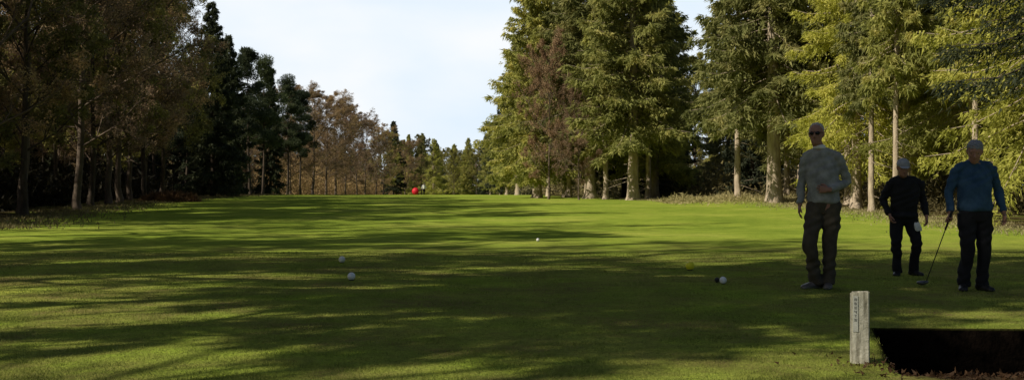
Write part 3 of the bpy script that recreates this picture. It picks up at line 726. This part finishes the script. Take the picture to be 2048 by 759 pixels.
# ---------------------------------------------------------------- tee markers
def marker(px,py,r,mat,label,tilt=0):
    d=CAMH*F/(py-388); x=px2x(px,d); z=float(gz(x,d)); d=(CAMH-z)*F/(py-388); x=px2x(px,d); z=float(gz(x,d))
    root=empty('tee_marker',(x,d,z),random.uniform(0,6),1,label=label,category='tee marker',group='tee markers on the grass')
    nu,nv=48,28;V=[];Fc=[]
    gold=[]
    for i in range(90):
        zz=1-2*(i+.5)/90; th=i*2.39996; q=math.sqrt(1-zz*zz); gold.append((q*math.cos(th),q*math.sin(th),zz))
    G=np.array(gold)
    nu,nv=nv,nu
    for j in range(nv+1):
        ph=math.pi*j/nv
        for i in range(nu):
            t=2*math.pi*i/nu; u=np.array([math.sin(ph)*math.cos(t),math.sin(ph)*math.sin(t),math.cos(ph)])
            dm=np.max(G@u); dist=math.acos(min(1,dm)); rr2=r*(1-.04*max(0,1-(dist/.15)**2))
            V.append((u[0]*rr2,u[1]*rr2,u[2]*rr2+r*1.05))
    for j in range(nv):
        for i in range(nu): Fc.append((j*nu+i,(j+1)*nu+i,(j+1)*nu+(i+1)%nu,j*nu+(i+1)%nu))
    me=bpy.data.meshes.new('ball'); me.from_pydata(V,[],Fc); smooth(me); mkobj('ball',me,mat,root)
    a=([],[]); rings(a,[((0,0,-.05),(.006,0,0),(0,.006,0)),((0,0,-.01),(.008,0,0),(0,.008,0)),((0,0,.0),(r*.6,0,0),(0,r*.6,0)),((0,0,.012),(r*.62,0,0),(0,r*.62,0)),((0,0,.02),(r*.5,0,0),(0,r*.5,0))],16)
    finish('spike',a,0,sole_d,root,0)
    print('marker',label,x,d,z)
wm=plain('worn_white_paint',(.76,.76,.74),(.88,.88,.86),14,.45); ym=plain('yellow_paint',(.85,.76,.03),(.9,.82,.05),14,.5); gmk=plain('dull_black_paint',(.02,.02,.018),(.05,.05,.045),14,.6); pgm=plain('pale_grey_paint',(.68,.67,.6),(.8,.79,.72),14,.6)
marker(703,560,.048,wm,'white ball-shaped tee marker on the grass'); marker(684,525,.050,pgm,'dull grey ball-shaped tee marker on the grass')
marker(1380,540,.062,ym,'yellow ball-shaped tee marker on the grass'); marker(1446,567,.042,wm,'white ball-shaped tee marker on the grass')
marker(1434,564,.030,gmk,'dark part of the white tee marker, added as a small black ball')  # stands for the dark half of the white marker, not a separate one
marker(1076,482,.036,wm,'small white ball-shaped tee marker on the grass')

# ---------------------------------------------------------------- marker post
dp=6.2; xp=px2x(1719,dp)
root=empty('marker_post',(xp,dp,float(gz(xp,dp))),math.radians(-14),1,label='weathered white wooden post with small lettered plaque',category='post')
def box(name,sx,sy,sz,c,mat,parent,bev=.004,taper=None,**kw):
    bm=bmesh.new(); bmesh.ops.create_cube(bm,size=1)
    for v_ in bm.verts: v_.co=Vector((v_.co.x*sx,v_.co.y*sy,v_.co.z*sz))+Vector(c)
    if taper: taper(bm)
    if bev: bmesh.ops.bevel(bm,geom=bm.edges[:],offset=bev,segments=2,affect='EDGES')
    me=bpy.data.meshes.new(name); bm.to_mesh(me); bm.free(); return mkobj(name,me,mat,parent,**kw)
wood=plain('weathered_white_wood',(.17,.155,.11),(.68,.65,.54),9,.9,.8,22,vec=(4,4,.5),bd=.014)
def tp_(bm):
    for v_ in bm.verts:
        if v_.co.z>.3: v_.co.z+=v_.co.y*-.12+v_.co.x*.06; v_.co.x*=.96
box('post_body',.11,.09,.54,(0,0,.17),wood,root,.007,tp_)
plq=box('plaque',.030,.003,.22,(-.028,-.0475,.305),plain('plaque_white',(.42,.42,.38),(.66,.66,.6),15,.6),root,.001)
ink=plain('faded_ink',(.10,.10,.095),(.34,.34,.32),45,.6)
bm=bmesh.new()
pats=["111101111101101","110101110101110","111100111100111","101101111001001","111010010010010","111100111001111"]
for gi,pt_ in enumerate(pats):
    z0=.40-gi*.025
    for r_ in range(5):
        for c_ in range(3):
            if pt_[r_*3+c_]=='1':
                res=bmesh.ops.create_cube(bm,size=1)
                for v_ in res['verts']: v_.co=Vector((v_.co.x*.0046-.0330+c_*.0048,v_.co.y*.0015-.0500,v_.co.z*.0032+z0-r_*.0034))
me=bpy.data.meshes.new('lettering'); bm.to_mesh(me); bm.free(); mkobj('lettering',me,ink,plq)

# ---------------------------------------------------------------- light, sky, camera
u2=Vector((.90,.44)).normalized(); el=math.radians(38)
dirv=Vector((u2.x*math.cos(el),u2.y*math.cos(el),-math.sin(el)))
sl=bpy.data.lights.new('sun','SUN'); sl.energy=5; sl.angle=math.radians(.5); sl.color=(1,.92,.76)
so=bpy.data.objects.new('sun',sl); link(so); so.rotation_euler=dirv.to_track_quat('-Z','Y').to_euler(); so.location=(-30,-20,40)
w=bpy.data.worlds.new('World'); scene.world=w; w.use_nodes=True; nt=w.node_tree
bg=nt.nodes['Background']; bg.inputs['Strength'].default_value=.05
sk=nt.nodes.new('ShaderNodeTexSky'); sk.sky_type='NISHITA'; sk.sun_disc=False; sk.sun_elevation=el; sk.sun_rotation=math.atan2(-u2.x,-u2.y); sk.air_density=1; sk.dust_density=1.0
tc=nt.nodes.new('ShaderNodeTexCoord')
mp=nt.nodes.new('ShaderNodeMapping'); mp.inputs['Scale'].default_value=(1,1,2.2); nt.links.new(tc.outputs['Generated'],mp.inputs['Vector'])
nn=nt.nodes.new('ShaderNodeTexNoise'); nn.inputs['Scale'].default_value=4.0; nn.inputs['Detail'].default_value=5; nn.inputs['Roughness'].default_value=.45; nt.links.new(mp.outputs[0],nn.inputs['Vector'])
sx=nt.nodes.new('ShaderNodeSeparateXYZ'); nt.links.new(tc.outputs['Generated'],sx.inputs[0])
m1=nt.nodes.new('ShaderNodeMapRange'); m1.inputs[1].default_value=.68; m1.inputs[2].default_value=.88; m1.inputs[3].default_value=0; m1.inputs[4].default_value=1.0; nt.links.new(sx.outputs['Y'],m1.inputs[0])
m2=nt.nodes.new('ShaderNodeMapRange'); m2.inputs[1].default_value=.35; m2.inputs[2].default_value=.65; nt.links.new(nn.outputs['Fac'],m2.inputs[0])
cl=nt.nodes.new('ShaderNodeMixRGB'); cl.inputs[1].default_value=(14.2,17.2,20.0,1); cl.inputs[2].default_value=(19.0,19.6,20.2,1); nt.links.new(m2.outputs[0],cl.inputs[0])
cp_=nt.nodes.new('ShaderNodeClamp'); nt.links.new(m1.outputs[0],cp_.inputs[0])
mx=nt.nodes.new('ShaderNodeMixRGB'); nt.links.new(cp_.outputs[0],mx.inputs[0]); nt.links.new(sk.outputs[0],mx.inputs[1]); nt.links.new(cl.outputs[0],mx.inputs[2])
nt.links.new(mx.outputs[0],bg.inputs['Color'])
cam=bpy.data.cameras.new('camera'); co=bpy.data.objects.new('camera',cam); link(co)
cam.sensor_width=36; cam.lens=36*F/2048; cam.clip_end=3000; cam.clip_start=.05
co.location=(0,0,CAMH); co.rotation_euler=(math.radians(90+.242),0,0)
scene.camera=co
print('trees',NT)
